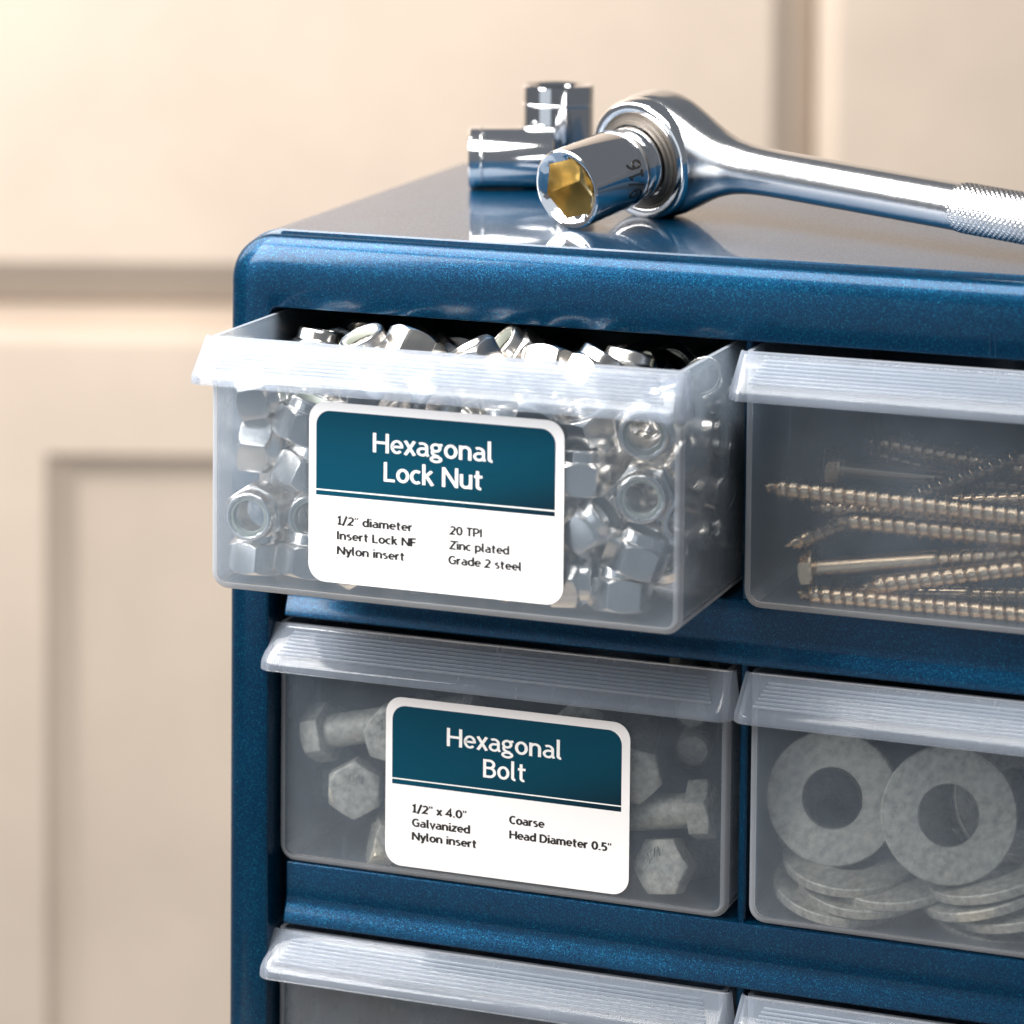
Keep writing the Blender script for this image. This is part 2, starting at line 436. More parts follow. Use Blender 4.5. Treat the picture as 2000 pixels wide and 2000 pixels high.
# ------------------------------------------------------------------ drawers
DW, DH, DL, DT = 172.5, 89.0, 172.0, 1.7
def drawer_meshes():
    bm = bmesh.new()
    x0, x1, y0, y1, z0, z1 = 0, DW, 0, DL, -DH, 0
    v = {(i, j, k): bm.verts.new(((x0, x1)[i], (y0, y1)[j], (z0, z1)[k])) for i in (0, 1) for j in (0, 1) for k in (0, 1)}
    F = lambda *a: bm.faces.new([v[t] for t in a])
    F((0, 0, 0), (1, 0, 0), (1, 1, 0), (0, 1, 0)); F((0, 0, 0), (0, 0, 1), (1, 0, 1), (1, 0, 0)); F((0, 1, 0), (1, 1, 0), (1, 1, 1), (0, 1, 1))
    F((0, 0, 0), (0, 1, 0), (0, 1, 1), (0, 0, 1)); F((1, 0, 0), (1, 0, 1), (1, 1, 1), (1, 1, 0))
    bmesh.ops.recalc_face_normals(bm, faces=bm.faces[:])
    ed = [e for e in bm.edges if abs(e.verts[0].co.z - e.verts[1].co.z) < .1 and abs(e.verts[0].co.x - e.verts[1].co.x) < .1 and e.verts[0].co.z < -1]
    bmesh.ops.bevel(bm, geom=ed, offset=6.0, segments=6, profile=0.5, affect='EDGES')
    ed = [e for e in bm.edges if all(abs(w.co.y) < .01 for w in e.verts) and not all(abs(w.co.z) < .01 for w in e.verts)]
    bmesh.ops.bevel(bm, geom=ed, offset=2.6, segments=4, profile=0.5, affect='EDGES')
    for w in bm.verts: w.co *= MM
    me = bpy.data.meshes.new('tray'); bm.to_mesh(me); bm.free()
    me.materials.append(M['frost'])
    ob = bpy.data.objects.new('tmp', me); COL.objects.link(ob)
    s = ob.modifiers.new('s', 'SOLIDIFY'); s.thickness = DT * MM; s.offset = -1
    dg = bpy.context.evaluated_depsgraph_get(); m2 = bpy.data.meshes.new_from_object(ob.evaluated_get(dg))
    bpy.data.objects.remove(ob); m2.name = 'tray'
    m2.materials.append(M['frost_glow'])
    for p in m2.polygons:          # rounded corners and rim: bright edge glow put in as a whiter haze
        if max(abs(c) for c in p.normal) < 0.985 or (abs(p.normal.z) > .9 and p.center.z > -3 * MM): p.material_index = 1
    m2.shade_smooth(); m2.set_sharp_from_angle(angle=math.radians(40))
    # handle hood
    hb = MB(); lv = []
    def path(e, a, z, r, back):
        pts = [(-a, back, z)]
        for i in range(9):
            t = math.radians(180 + 90 * i / 8); pts.append((-a + r + r * math.cos(t), -e + r + r * math.sin(t), z))
        for i in range(9):
            t = math.radians(270 + 90 * i / 8); pts.append((DW + a - r + r * math.cos(t), -e + r + r * math.sin(t), z))
        pts.append((DW + a, back, z))
        return pts
    lv = [path(0.9, 1.6, 0.35, 2.2, 1.6), path(1.6, 1.9, 0.0, 2.4, 1.5), path(11.2, 3.3, -10.9, 5.6, 1.0), path(11.9, 3.6, -11.8, 6.0, 1.0), path(12.3, 3.7, -12.6, 6.2, 0.9), path(12.5, 3.8, -15.0, 6.2, 0.8)]
    hb.rings(lv, closed_u=False)
    # top strip tying the hood to the tray's rim
    tmp = hb.mesh('handle', M['frost_handle'], 30)
    ob = bpy.data.objects.new('tmp', tmp); COL.objects.link(ob)
    s = ob.modifiers.new('s', 'SOLIDIFY'); s.thickness = 1.5 * MM; s.offset = -1 
    bv = ob.modifiers.new('b', 'BEVEL'); bv.width = 0.35 * MM; bv.segments = 2; bv.limit_method = 'ANGLE'; bv.angle_limit = math.radians(50)
    dg = bpy.context.evaluated_depsgraph_get(); m3 = bpy.data.meshes.new_from_object(ob.evaluated_get(dg))
    bpy.data.objects.remove(ob); m3.name = 'handle'
    m3.shade_smooth(); m3.set_sharp_from_angle(angle=math.radians(35))
    # seven grip ribs on the slope
    rb = MB()
    ny, nz_ = -11.3 / 13.0, 6.5 / 13.0      # outward normal of the slope (y, z)
    ny, nz_ = -0.750, 0.661
    for i in range(7):
        t = 0.20 + 0.105 * i
        y = -1.6 - 9.6 * t; z = 0 - 10.9 * t
        xa = 7.5 - 6.0 * (t - .2); xb = DW - xa
        w = 0.5; ty, tz = -0.661, -0.750
        ring = []
        for x, s_ in ((xa, .2), (xa + .8, 1), (xb - .8, 1), (xb, .2)):
            ring.append([(x, y + ty * w * c + ny * h * s_, z + tz * w * c + nz_ * h * s_) for c, h in ((-1, -.3), (-.6, .45), (-.2, .8), (.2, .8), (.6, .45), (1, -.3))])
        rb.rings(ring, cap0=True, cap1=True)
    m4 = rb.mesh('grip_ribs', M['frost_glow'], 60)  # ribs' bright lines painted in with the whiter glow haze
    return m2, m3, m4
TRAY, HAND, RIBS = drawer_meshes()

def make_drawer(x, y, z, label):
    d = empty('drawer', (x, y, z), label, 'drawer', 'frosted plastic drawers of the blue cabinet')
    child('tray', TRAY, d)
    h = child('handle', HAND, d); child('grip_ribs', RIBS, h)
    return d
ZR = [-32.4, -147.6, -262.4]
D1Y, D2Y = -50.8, 7.4
dr_a = make_drawer(16, D1Y, ZR[0], 'pulled-out frosted drawer full of lock nuts, top left, with the Hexagonal Lock Nut label')
dr_b = make_drawer(196, -4.2, ZR[0] - 0.3, 'closed frosted drawer of long threaded screws, top right')
dr_c = make_drawer(16, D2Y, ZR[1], 'closed frosted drawer of hex bolts under the open one, with the Hexagonal Bolt label')
dr_d = make_drawer(195.8, D2Y + .4, ZR[1] + .2, 'closed frosted drawer of large flat washers, right of the bolt drawer')
dr_e = make_drawer(16, D2Y, ZR[2], 'frosted drawer at the bottom left, below the bolt drawer')
dr_f = make_drawer(196, D2Y, ZR[2], 'frosted drawer at the bottom right, below the washer drawer')

# ------------------------------------------------------------------ lettering: a small stroke alphabet (humanist sans)
def arc(cx, cy, rx, ry, a0, a1, n=14):
    return [(cx + rx * math.cos(math.radians(a0 + (a1 - a0) * i / n)), cy + ry * math.sin(math.radians(a0 + (a1 - a0) * i / n))) for i in range(n + 1)]
def el(cx, cy, rx, ry): return arc(cx, cy, rx, ry, 0, 360, 28)
XH = .73; xc = XH / 2; xr = xc - .068
GL = {
 'H': (.68, [[(.08, 0), (.08, 1)], [(.60, 0), (.60, 1)], [(.08, .52), (.60, .52)]]),
 'L': (.50, [[(.08, 1), (.08, .066), (.48, .066)]]),
 'N': (.70, [[(.08, 0), (.08, 1)], [(.62, 0), (.62, 1)], [(.08, .97), (.62, .03)]]),
 'B': (.60, [[(.08, 0), (.08, 1)], [(.08, .934), (.28, .934)] + arc(.30, .735, .19, .199, 90, -90) + [(.08, .536)], [(.08, .536), (.30, .536)] + arc(.31, .301, .215, .235, 90, -90) + [(.08, .066)]]),
 'I': (.22, [[(.11, 0), (.11, 1)]]),
 'F': (.50, [[(.08, 0), (.08, .934), (.48, .934)], [(.08, .50), (.44, .50)]]),
 'T': (.54, [[(.27, 0), (.27, 1)], [(.01, .934), (.53, .934)]]),
 'P': (.56, [[(.08, 0), (.08, 1)], [(.08, .934), (.28, .934)] + arc(.29, .68, .215, .254, 90, -90) + [(.08, .426)]]),
 'Z': (.54, [[(.04, .934), (.50, .934), (.04, .066), (.52, .066)]]),
 'G': (.66, [arc(.36, .5, .285, .434, 48, 330) + [(.60, .17), (.60, .47), (.40, .47)]]),
 'C': (.58, [arc(.35, .5, .28, .434, 55, 305)]),
 'D': (.66, [[(.08, 0), (.08, 1)], [(.08, .934), (.26, .934)] + arc(.27, .5, .315, .434, 90, -90) + [(.08, .066)]]),
 'A': (.62, [[(.04, 0), (.31, .97), (.58, 0)], [(.13, .30), (.49, .30)]]),
 'a': (.50, [arc(.225, .475, .185, .187, 128, 0) + [(.41, .15), (.47, .02)], [(.41, .405), (.27, .405)] + arc(.235, .232, .175, .172, 90, 270) + [(.28, .062), (.41, .16)]]),
 'c': (.45, [arc(.27, xc, .21, xr, 52, 308)]),
 'd': (.54, [[(.46, 0), (.46, 1.06)], arc(.27, xc, .20, xr, 40, 320) + [(.46, .14)]]),
 'e': (.52, [[(.07, .37), (.465, .37)] + arc(.27, xc, .20, xr, 2, 318)]),
 'g': (.52, [el(.235, .49, .165, .175), el(.245, -.095, .195, .125), [(.12, .355), (.085, .25), (.12, .155), (.22, .09), (.36, .045)], [(.34, .63), (.50, .665)]]),
 'i': (.20, [[(.10, 0), (.10, XH)], [(.10, .86), (.10, 1.02)]]),
 'k': (.50, [[(.08, 0), (.08, 1.06)], [(.08, .36), (.41, XH)], [(.19, .45), (.45, 0)]]),
 'l': (.27, [[(.10, 1.06), (.10, .18)] + arc(.20, .165, .10, .105, 180, 285, 8)]),
 'm': (.82, [[(.08, 0), (.08, XH)], arc(.235, .47, .155, .192, 165, 0) + [(.39, 0)], arc(.56, .47, .17, .192, 165, 0) + [(.73, 0)]]),
 'n': (.54, [[(.08, 0), (.08, XH)], arc(.265, .455, .185, .207, 165, 0) + [(.45, 0)]]),
 'o': (.54, [el(.27, xc, .205, xr)]),
 'p': (.54, [[(.08, -.27), (.08, XH)], arc(.27, xc, .20, xr, 140, -140)]),
 'r': (.36, [[(.08, 0), (.08, XH)], arc(.29, .40, .21, .262, 160, 78, 8)]),
 's': (.43, [arc(.22, .545, .145, .122, 48, 262, 12) + arc(.205, .228, .15, .162, 72, -132, 12)]),
 't': (.38, [[(.16, .95), (.16, .20)] + arc(.27, .18, .11, .115, 180, 290, 8), [(.02, .665), (.36, .665)]]),
 'u': (.54, [[(.08, XH), (.08, .26)] + arc(.265, .26, .185, .195, 180, 345), [(.46, XH), (.46, 0)]]),
 'v': (.46, [[(.04, XH), (.23, .02), (.42, XH)]]),
 'x': (.46, [[(.04, 0), (.42, XH)], [(.42, 0), (.04, XH)]]),
 'y': (.46, [[(.04, XH), (.24, .03)], [(.43, XH), (.20, -.16), (.06, -.21)]]),
 'z': (.44, [[(.04, .664), (.38, .664), (.05, .066), (.41, .066)]]),
 '0': (.56, [el(.28, .5, .205, .434)]),
 '1': (.44, [[(.06, .80), (.24, .94), (.24, .03)], [(.05, .06), (.42, .06)]]),
 '2': (.52, [arc(.255, .70, .185, .234, 155, -28, 14) + [(.06, .066), (.48, .066)]]),
 '3': (.50, [arc(.23, .72, .175, .214, 140, -80) , arc(.23, .29, .20, .224, 80, -140)]),
 '4': (.56, [[(.40, 0), (.40, .96), (.05, .27), (.54, .27)]]),
 '5': (.52, [[(.44, .934), (.13, .934), (.11, .55)] + arc(.24, .32, .20, .254, 105, -130)]),
 '6': (.54, [el(.28, .31, .195, .244), [(.085, .33), (.12, .66), (.25, .87), (.42, .95)]]),
 '7': (.50, [[(.04, .934), (.45, .934), (.17, 0)]]),
 '9': (.54, [el(.27, .68, .195, .244), [(.465, .66), (.43, .34), (.30, .13), (.13, .05)]]),
 '/': (.38, [[(.02, -.12), (.34, 1.08)]]),
 '"': (.34, [[(.07, 1.02), (.075, .74)], [(.26, 1.02), (.255, .74)]]),
 '.': (.20, [[(.10, 0), (.10, .15)]]),
 ' ': (.24, []),
}
def text_mesh(s, mat, w=0.135, track=.045):
    V, F_ = [], []; x = 0.0; lay = 0
    for ch in s:
        adv, st = GL[ch]
        for pl in st:
            pl = [p for i, p in enumerate(pl) if i == 0 or abs(p[0] - pl[i - 1][0]) + abs(p[1] - pl[i - 1][1]) > 1e-4]
            pts = [Vector((px + x, py)) for px, py in pl]
            n = len(pts); closed = (pts[0] - pts[-1]).length < 1e-6
            if closed: pts = pts[:-1]; n -= 1
            base = len(V); hw = (.62 if ch == '"' else .9 if ch in 'aegs' else 1.0) * w / 2
            for i, p in enumerate(pts):
                if closed: d0 = (p - pts[i - 1]).normalized(); d1 = (pts[(i + 1) % n] - p).normalized()
                else:
                    d0 = (p - pts[i - 1]).normalized() if i else (pts[1] - p).normalized()
                    d1 = (pts[i + 1] - p).normalized() if i < n - 1 else d0
                t = (d0 + d1)
                t = t.normalized() if t.length > 1e-4 else d1
                nn = Vector((-t.y, t.x)); k = hw / max(.42, nn.dot(Vector((-d1.y, d1.x))))
                V += [(*(p + nn * k), lay), (*(p - nn * k), lay)]
            m = n if closed else n - 1
            for i in range(m):
                j = (i + 1) % n
                F_.append((base + 2 * i, base + 2 * i + 1, base + 2 * j + 1, base + 2 * j))
            lay += 1
        x += adv + track
    me = bpy.data.meshes.new('t')
    me.from_pydata([(a, b_, (c % 5) * 1.0) for a, b_, c in V], [], F_)
    me.materials.append(mat)
    return me                      # z holds a layer number, to keep crossing strokes a few microns apart

# ------------------------------------------------------------------ printed labels
def bbox(me):
    a = np.zeros(len(me.vertices) * 3); me.vertices.foreach_get('co', a); a = a.reshape(-1, 3); return a.min(0), a.max(0)
def put_text(name, s, x0, x1, base, cap, y, parent, mat, w=0.135):
    me = text_mesh(s, mat, w)
    lo, hi = bbox(me); sx = (x1 - x0) / (hi[0] - lo[0])
    for v in me.vertices:
        v.co = Vector(((x0 + (v.co.x - lo[0]) * sx) * MM, (y - .004 * v.co.z) * MM, (base + v.co.y * cap) * MM))
    me.name = name
    return child(name, me, parent)

def sticker(parent, px, py, pz, X0, X1, Z0, Z1, bx0, bx1, bz0, bz1, line, title, lines):
    """px,py,pz: origin of the parent drawer; the rest in cabinet millimetres"""
    ox, oy, oz = px, py, pz
    yf = -0.02
    def sheet(x0, x1, z0, z1, r, y, th, corners=(1, 1, 1, 1)):
        m = MB(); pts = []
        for (cx, cz, a0), on in zip(((x1 - r, z1 - r, 0), (x0 + r, z1 - r, 90), (x0 + r, z0 + r, 180), (x1 - r, z0 + r, 270)), corners):
            if on:
                for i in range(9):
                    a = math.radians(a0 + 90 * i / 8); pts.append((cx + r * math.cos(a) - ox, cz + r * math.sin(a) - oz))
            else:
                a = math.radians(a0 + 45); pts.append((cx + r * (1 if math.cos(a) > 0 else -1) - ox, cz + r * (1 if math.sin(a) > 0 else -1) - oz))
        m.rings([[(x, y, z) for x, z in pts], [(x, y - th, z) for x, z in pts]], cap0=True, cap1=True)
        return m
    lab = sheet(X0, X1, Z0, Z1, 6.2, yf, 0.16).build('label', M['paper'], parent, smooth=False)
    sheet(bx0, bx1, bz0, bz1, 5.2, -0.19, 0.02, (1, 1, 0, 0)).build('header_band', M['teal'], lab, smooth=False)
    l = MB(); l.box(bx0 - ox, bx1 - ox, -0.26, -0.23, line - 0.22 - oz, line + 0.22 - oz); l.build('header_rule', M['white'], lab, smooth=False)
    for s, x0, x1, bs in title:
        put_text('title_lettering', s, x0 - ox, x1 - ox, bs - oz, 6.7, -0.27, lab, M['white'], 0.134)
    for s, x0, x1, bs in lines:
        put_text('small_lettering', s, x0 - ox, x1 - ox, bs - oz, 2.95, -0.22, lab, M['ink'], 0.20)
    return lab
sticker(dr_a, 16, D1Y, ZR[0], 53.7, 147.1, -114.9, -52.2, 56.4, 144.0, -84.7, -55.2, -82.8,
        [('Hexagonal', 77.6, 121.5, -68.2), ('Lock Nut', 81.7, 117.8, -78.0)],
        [('1/2" diameter', 64.3, 92.4, -94.5), ('Insert Lock NF', 64.3, 93.8, -99.7), ('Nylon insert', 64.3, 89.5, -104.9),
         ('20 TPI', 105.6, 117.9, -94.2), ('Zinc plated', 105.6, 127.8, -99.25), ('Grade 2 steel', 105.6, 132.2, -104.4)])
sticker(dr_c, 16, D2Y, ZR[1], 58.75, 152.2, -232.5, -170.3, 61.3, 149.1, -202.4, -173.4, -200.4,
        [('Hexagonal', 82.6, 126.5, -186.2), ('Bolt', 96.7, 112.95, -196.0)],
        [('1/2" x 4.0"', 69.15, 90.4, -212.2), ('Galvanized', 69.15, 91.9, -217.4), ('Nylon insert', 69.15, 94.3, -222.4),
         ('Coarse', 106.8, 120.4, -211.8), ('Head Diameter 0.5"', 106.9, 145.6, -217.2)])

# ------------------------------------------------------------------ lock nuts
def bevelled(me, w, ang=28, seg=2):
    ob = bpy.data.objects.new('tmp', me); COL.objects.link(ob)
    bv = ob.modifiers.new('b', 'BEVEL'); bv.width = w * MM; bv.segments = seg; bv.limit_method = 'ANGLE'; bv.angle_limit = math.radians(ang); bv.harden_normals = False
    dg = bpy.context.evaluated_depsgraph_get(); m2 = bpy.data.meshes.new_from_object(ob.evaluated_get(dg))
    bpy.data.objects.remove(ob); m2.name = me.name
    m2.shade_smooth(); m2.set_sharp_from_angle(angle=math.radians(50))
    return m2
def hexr(th, ap): 
    t = (th + math.pi / 6) % (math.pi / 3) - math.pi / 6
    return ap / math.cos(t)
def nut_meshes():
    ap, H, seg = 9.55, 11.0, 48
    b = MB(); R = []
    th = [2 * math.pi * j / seg for j in range(seg)]
    circ = lambda r, z: [(r * math.cos(t), r * math.sin(t), z) for t in th]
    r0 = ap * 0.985
    R.append(circ(6.0, 1.0)); R.append(circ(6.9, 0.0)); R.append(circ(r0, 0.0))
    R.append([(hexr(t, ap) * math.cos(t), hexr(t, ap) * math.sin(t), (hexr(t, ap) - r0) * 0.9) for t in th])
    R.append([(hexr(t, ap) * math.cos(t), hexr(t, ap) * math.sin(t), H - (hexr(t, ap) - r0) * 0.9) for t in th])
    R.append(circ(r0 * .99, H)); R.append(circ(8.95, H + .35)); R.append(circ(8.75, H + 1.0)); R.append(circ(8.7, H + 3.0)); R.append(circ(8.35, H + 4.1)); R.append(circ(7.7, H + 4.5))
    R.append([((7.0 - (0.55 if j % 8 == 0 else 0)) * math.cos(t), (7.0 - (0.55 if j % 8 == 0 else 0)) * math.sin(t), H + 4.35) for j, t in enumerate(th)])
    R.append(circ(6.9, H + 3.4)); R.append(circ(6.9, H + 1.0))
    z = H + 1.0
    while z > 1.6:
        R.append(circ(5.55, z - .35)); R.append(circ(6.2, z - .8)); z -= 1.0
    b.rings(R, loop=True)
    body = bevelled(b.mesh('nut_body', M['zinc'], 24), .22)
    n = MB(); n.lathe([(6.95, H + 3.7), (5.9, H + 3.75), (5.65, H + 3.3), (5.7, H + 1.1), (6.95, H + 1.1)], 32, loop=True)
    return body, n.mesh('nylon_ring', M['nylon'], 40)
NUTB, NUTN = nut_meshes()
def make_nut(c, axis, spin, label, group='zinc lock nuts heaped in the open drawer'):
    q = axis_quat(axis, spin)
    off = q @ Vector((0, 0, -6.8))
    o = empty('lock_nut', (c[0] + off.x, c[1] + off.y, c[2] + off.z), label, 'nut', group, q)
    child('nut_body', NUTB, o); child('nylon_ring', NUTN, o)
    return o
rnd = random.Random(11)
F_Y = -38.5
hand = [
    (478, 768, -38, (1, .25, .18), 12, 'side-on lock nut at the top of the far left column, just under the drawer handle'),
    (472, 866, -38, (1, .3, -.12), 22, 'bright side-on lock nut, second from the top in the far left column'),
    (494, 1000, -39.5, (.06, -1, .02), 5, 'lock nut showing its nylon ring and bore at the left wall of the drawer'),
    (503, 1100, -38, (.03, .12, 1), 33, 'upright lock nut in the bottom left corner of the open drawer'),
    (597, 822, -37, (.32, .1, 1), 12, 'tilted lock nut at the upper left corner of the Hexagonal Lock Nut label'),
    (600, 915, -37, (.42, .2, 1), 8, 'tilted lock nut half hidden by the left edge of the lock nut label'),
    (618, 1008, -30, (.15, -1, .1), 15, 'shaded ring-side lock nut set back beside the left edge of the lock nut label'),
    (600, 1108, -38, (.1, .15, 1), 30, 'lock nut just left of the bottom left corner of the lock nut label'),
    (690, 1108, -39, (0, -1, .1), 0, 'lock nut peeping out under the bottom left of the lock nut label'),
    (985, 845, -38, (0, .1, 1), 20, 'lock nut whose top peeps over the middle of the lock nut label'),
    (1130, 925, -37.5, (.02, .1, 1), 4, 'upright lock nut beside the upper right of the lock nut label'),
    (1145, 832, -32, (.2, .4, -1), 14, 'upturned lock nut under the handle, above the upright one right of the label'),
    (1262, 836, -38.5, (.22, -1, -.12), 10, 'upper of the two ring-side lock nuts at the right corner of the drawer'),
    (1258, 963, -38.5, (.2, -1, -.05), 24, 'lower of the two ring-side lock nuts at the right corner of the drawer'),
    (1150, 1025, -38, (.75, -.05, .65), 6, 'leaning lock nut right of the label at the height of its small print'),
    (1245, 1080, -37.5, (.33, .1, 1), 8, 'slightly tilted lock nut below the two ring-side nuts at the right corner'),
    (1212, 1183, -37.5, (.02, .12, 1), 5, 'upright lock nut on the drawer floor at the right front'),
    (1116, 1140, -37, (1, .1, .05), 18, 'lock nut standing on edge at the lower right of the lock nut label'),
    (985, 1158, -39, (.1, -1, .25), 12, 'lock nut whose ring peeps out under the bottom of the lock nut label'),
    (1368, 850, -14, (1, -.2, .05), 5, 'lock nut pressed against the right side wall near its top'),
    (1380, 950, -12, (1, -.2, -.2), 25, 'lock nut pressed against the right side wall halfway up'),
    (1378, 1050, -10, (.8, .3, .3), 12, 'lock nut pressed against the right side wall in its lower half'),
    (1352, 1150, -26, (.3, .4, 1), 15, 'lock nut on the floor against the right side wall'),
    # tops seen above the rim
    (622, 690, 2, (.1, .2, 1), 10, 'shaded lock nut showing over the rim at the far left of the heap'),
    (722, 694, -8, (-.35, -.35, 1), 14, 'lock nut over the rim, left neighbour of the tall faceted one'),
    (805, 690, -6, (-.3, -.55, -1), 35, 'tall faceted lock nut sticking out furthest over the rim, left of middle'),
    (925, 712, -18, (.5, .2, -1), 10, 'scratched lock nut leaning right over the rim, left of the ring-up one'),
    (1010, 698, 4, (-.62, -.45, .62), 10, 'lock nut over the rim with its white nylon ring tipped up to the left'),
    (1070, 725, -12, (-.05, -.55, -1), 25, 'lock nut over the rim showing its flat bright face, right of the ring-up one'),
    (1160, 734, -12, (.5, .4, 1), 0, 'dull lock nut over the rim, second from the right'),
    (1222, 732, 0, (.15, .25, 1), 22, 'rightmost lock nut showing over the rim of the open drawer'),
]
placed = []
def keep_in(c, ax, lo=(17.8, D1Y + 1.9, -119.7), hi=(186.7, 115, 999)):
    a = Vector(ax).normalized(); c = np.array(c)
    for i in range(3):
        e = 7.9 * abs(a[i]) + 10.4 * math.sqrt(max(0, 1 - a[i] ** 2))
        c[i] = min(max(c[i], lo[i] + e), hi[i] - e)
    return c
for px, py, Y, ax, sp, lb in hand:
    if 'side wall' in lb:
        d = ray(px, py); c = CAM + d * ((176.0 - CAM[0]) / d[0])
    else: c = at(px, py, Y)
    c = keep_in(c, ax); placed.append(c); make_nut(c, ax, sp, lb)
zl = [-109.2, -89.0, -68.8, -49.0]
for r_, Y in enumerate((-37.5, -16.5, 4.5, 25.5, 46)):
    for k_, z in enumerate(zl):
        for i in range(8):
            x = 30.5 + i * 20.6 + rnd.uniform(-.8, .8)
            c = np.array([x, Y + rnd.uniform(-1, 1), z + rnd.uniform(-.8, .8) - (2 if k_ == 3 else 0)])
            if any(np.linalg.norm(c - p) < (15.5 if r_ == 0 else 16.5) for p in placed): continue
            if r_ == 4 and k_ < 3: continue
            ax = (rnd.gauss(0, 1), rnd.gauss(0, 1), rnd.gauss(0, 1))
            c = keep_in(c, ax); placed.append(c)
            if r_ == 0: make_nut(c, ax, rnd.uniform(0, 60), 'zinc lock nut packed behind the lock nut label or the handle', 'lock nuts hidden behind the label and handle')
            else: make_nut(c, ax, rnd.uniform(0, 60), 'zinc lock nut buried in the heap behind the front row', 'lock nuts buried in the heap')

# ------------------------------------------------------------------ hex bolts
def bolt_meshes():
    ap, H, seg = 9.5, 8.2, 48
    th = [2 * math.pi * j / seg for j in range(seg)]
    circ = lambda r, z: [(r * math.cos(t), r * math.sin(t), z) for t in th]
    r0 = ap * .97
    b = MB(); b.rings([circ(5.8, 0), circ(r0, 0), [(hexr(t, ap) * math.cos(t), hexr(t, ap) * math.sin(t), .2) for t in th],
             [(hexr(t, ap) * math.cos(t), hexr(t, ap) * math.sin(t), H - (hexr(t, ap) - r0) * .65) for t in th], circ(r0, H), circ(r0 - .8, H + .12)], cap0=True, cap1=True)
    head = bevelled(b.mesh('bolt_head', M['galv'], 24), .25)
    s = MB(); pr = [(6.2, 0), (6.2, -34)]
    z = -34
    while z > -62: pr += [(5.5, z - .5), (6.3, z - 1.25)]; z -= 1.9
    pr += [(5.2, z - 1.0), (0.01, z - 1.0)]
    s.lathe(pr, 24)
    t = text_mesh('307A', M['galv'], .13); lo, hi = bbox(t)
    for v in t.vertices:
        # raised marking bent along the edge of the head
        a = (v.co.x - (lo[0] + hi[0]) / 2) * 0.62; r = 3.9 + v.co.y * 2.9
        v.co = Vector((r * math.sin(a) * MM, r * math.cos(a) * MM, (H + .13 + .01 * v.co.z) * MM))
    bmx = bmesh.new(); bmx.from_mesh(t)
    r_ = bmesh.ops.extrude_face_region(bmx, geom=bmx.faces[:]); bmesh.ops.translate(bmx, verts=[e for e in r_['geom'] if isinstance(e, bmesh.types.BMVert)], vec=(0, 0, .7 * MM))
    bmx.to_mesh(t); bmx.free(); t.name = 'head_marking'
    return head, s.mesh('shank', M['galv'], 40), t
BH, BS, BM_ = bolt_meshes()
def make_bolt(c, axis, spin, label, by_end=False):
    if by_end: c = np.array(c) + np.array(Vector(axis).normalized()) * 66.0
    o = empty('hex_bolt', tuple(c), label, 'bolt', 'galvanized hex bolts in the bolt drawer', axis_quat(axis, spin))
    h = child('bolt_head', BH, o); child('shank', BS, o); child('head_marking', BM_, h)
    return o
for px, py, Y, ax, sp, lb in [
    (648, 1428, 22, (-1, .12, -.27), 5, 'hex bolt with its head at upper left, shank slanting up to the right'),
    (699, 1534, 19, (.22, -1, .05), 0, 'hex bolt facing out beside the left edge of the Hexagonal Bolt label'),
    (640, 1532, 42, (-.25, 1, -.0), 0, 'bolt whose round end shows behind the facing bolt head at the left'),
    (768, 1650, 20, (-.9, -.45, .25), 20, 'pale hex bolt on the floor at the lower left edge of the bolt label'),
    (770, 1430, 20, (.2, -1, .15), 18, 'hex bolt mostly hidden by the upper left corner of the bolt label'),
    (1140, 1420, 38, (.15, -1, .12), 10, 'hex bolt peeping out between the handle and the top of the bolt label'),
    (1238, 1502, 20, (.28, -1, 0), 14, 'hex bolt head partly covered by the right edge of the bolt label'),
    (1352, 1395, 40, (-.3, 1, 0), 0, 'upper of the two round bolt ends at the right under the handle'),
    (1352, 1470, 38, (-.2, 1, -.02), 0, 'lower of the two round bolt ends at the right under the handle'),
    (1352, 1582, 22, (1, .06, .16), 3, 'side-on hex bolt with its head by the right wall and shank running left'),
    (1308, 1690, 20, (-.18, -1, .22), 40, 'big hex bolt head facing out at the bottom right of the bolt label'),
    (1385, 1735, 46, (-.1, 1, .0), 0, 'dim bolt end in the bottom right corner of the bolt drawer'),
    (860, 1640, 45, (-.95, .2, .05), 0, 'hex bolt lying on the floor behind the bolt label'),
    (1110, 1540, 45, (.95, .2, .1), 0, 'hex bolt lying higher up behind the bolt label'),
]:
    make_bolt(at(px, py, Y), ax, sp, lb, by_end=('end' in lb.split() or 'ends' in lb.split()))

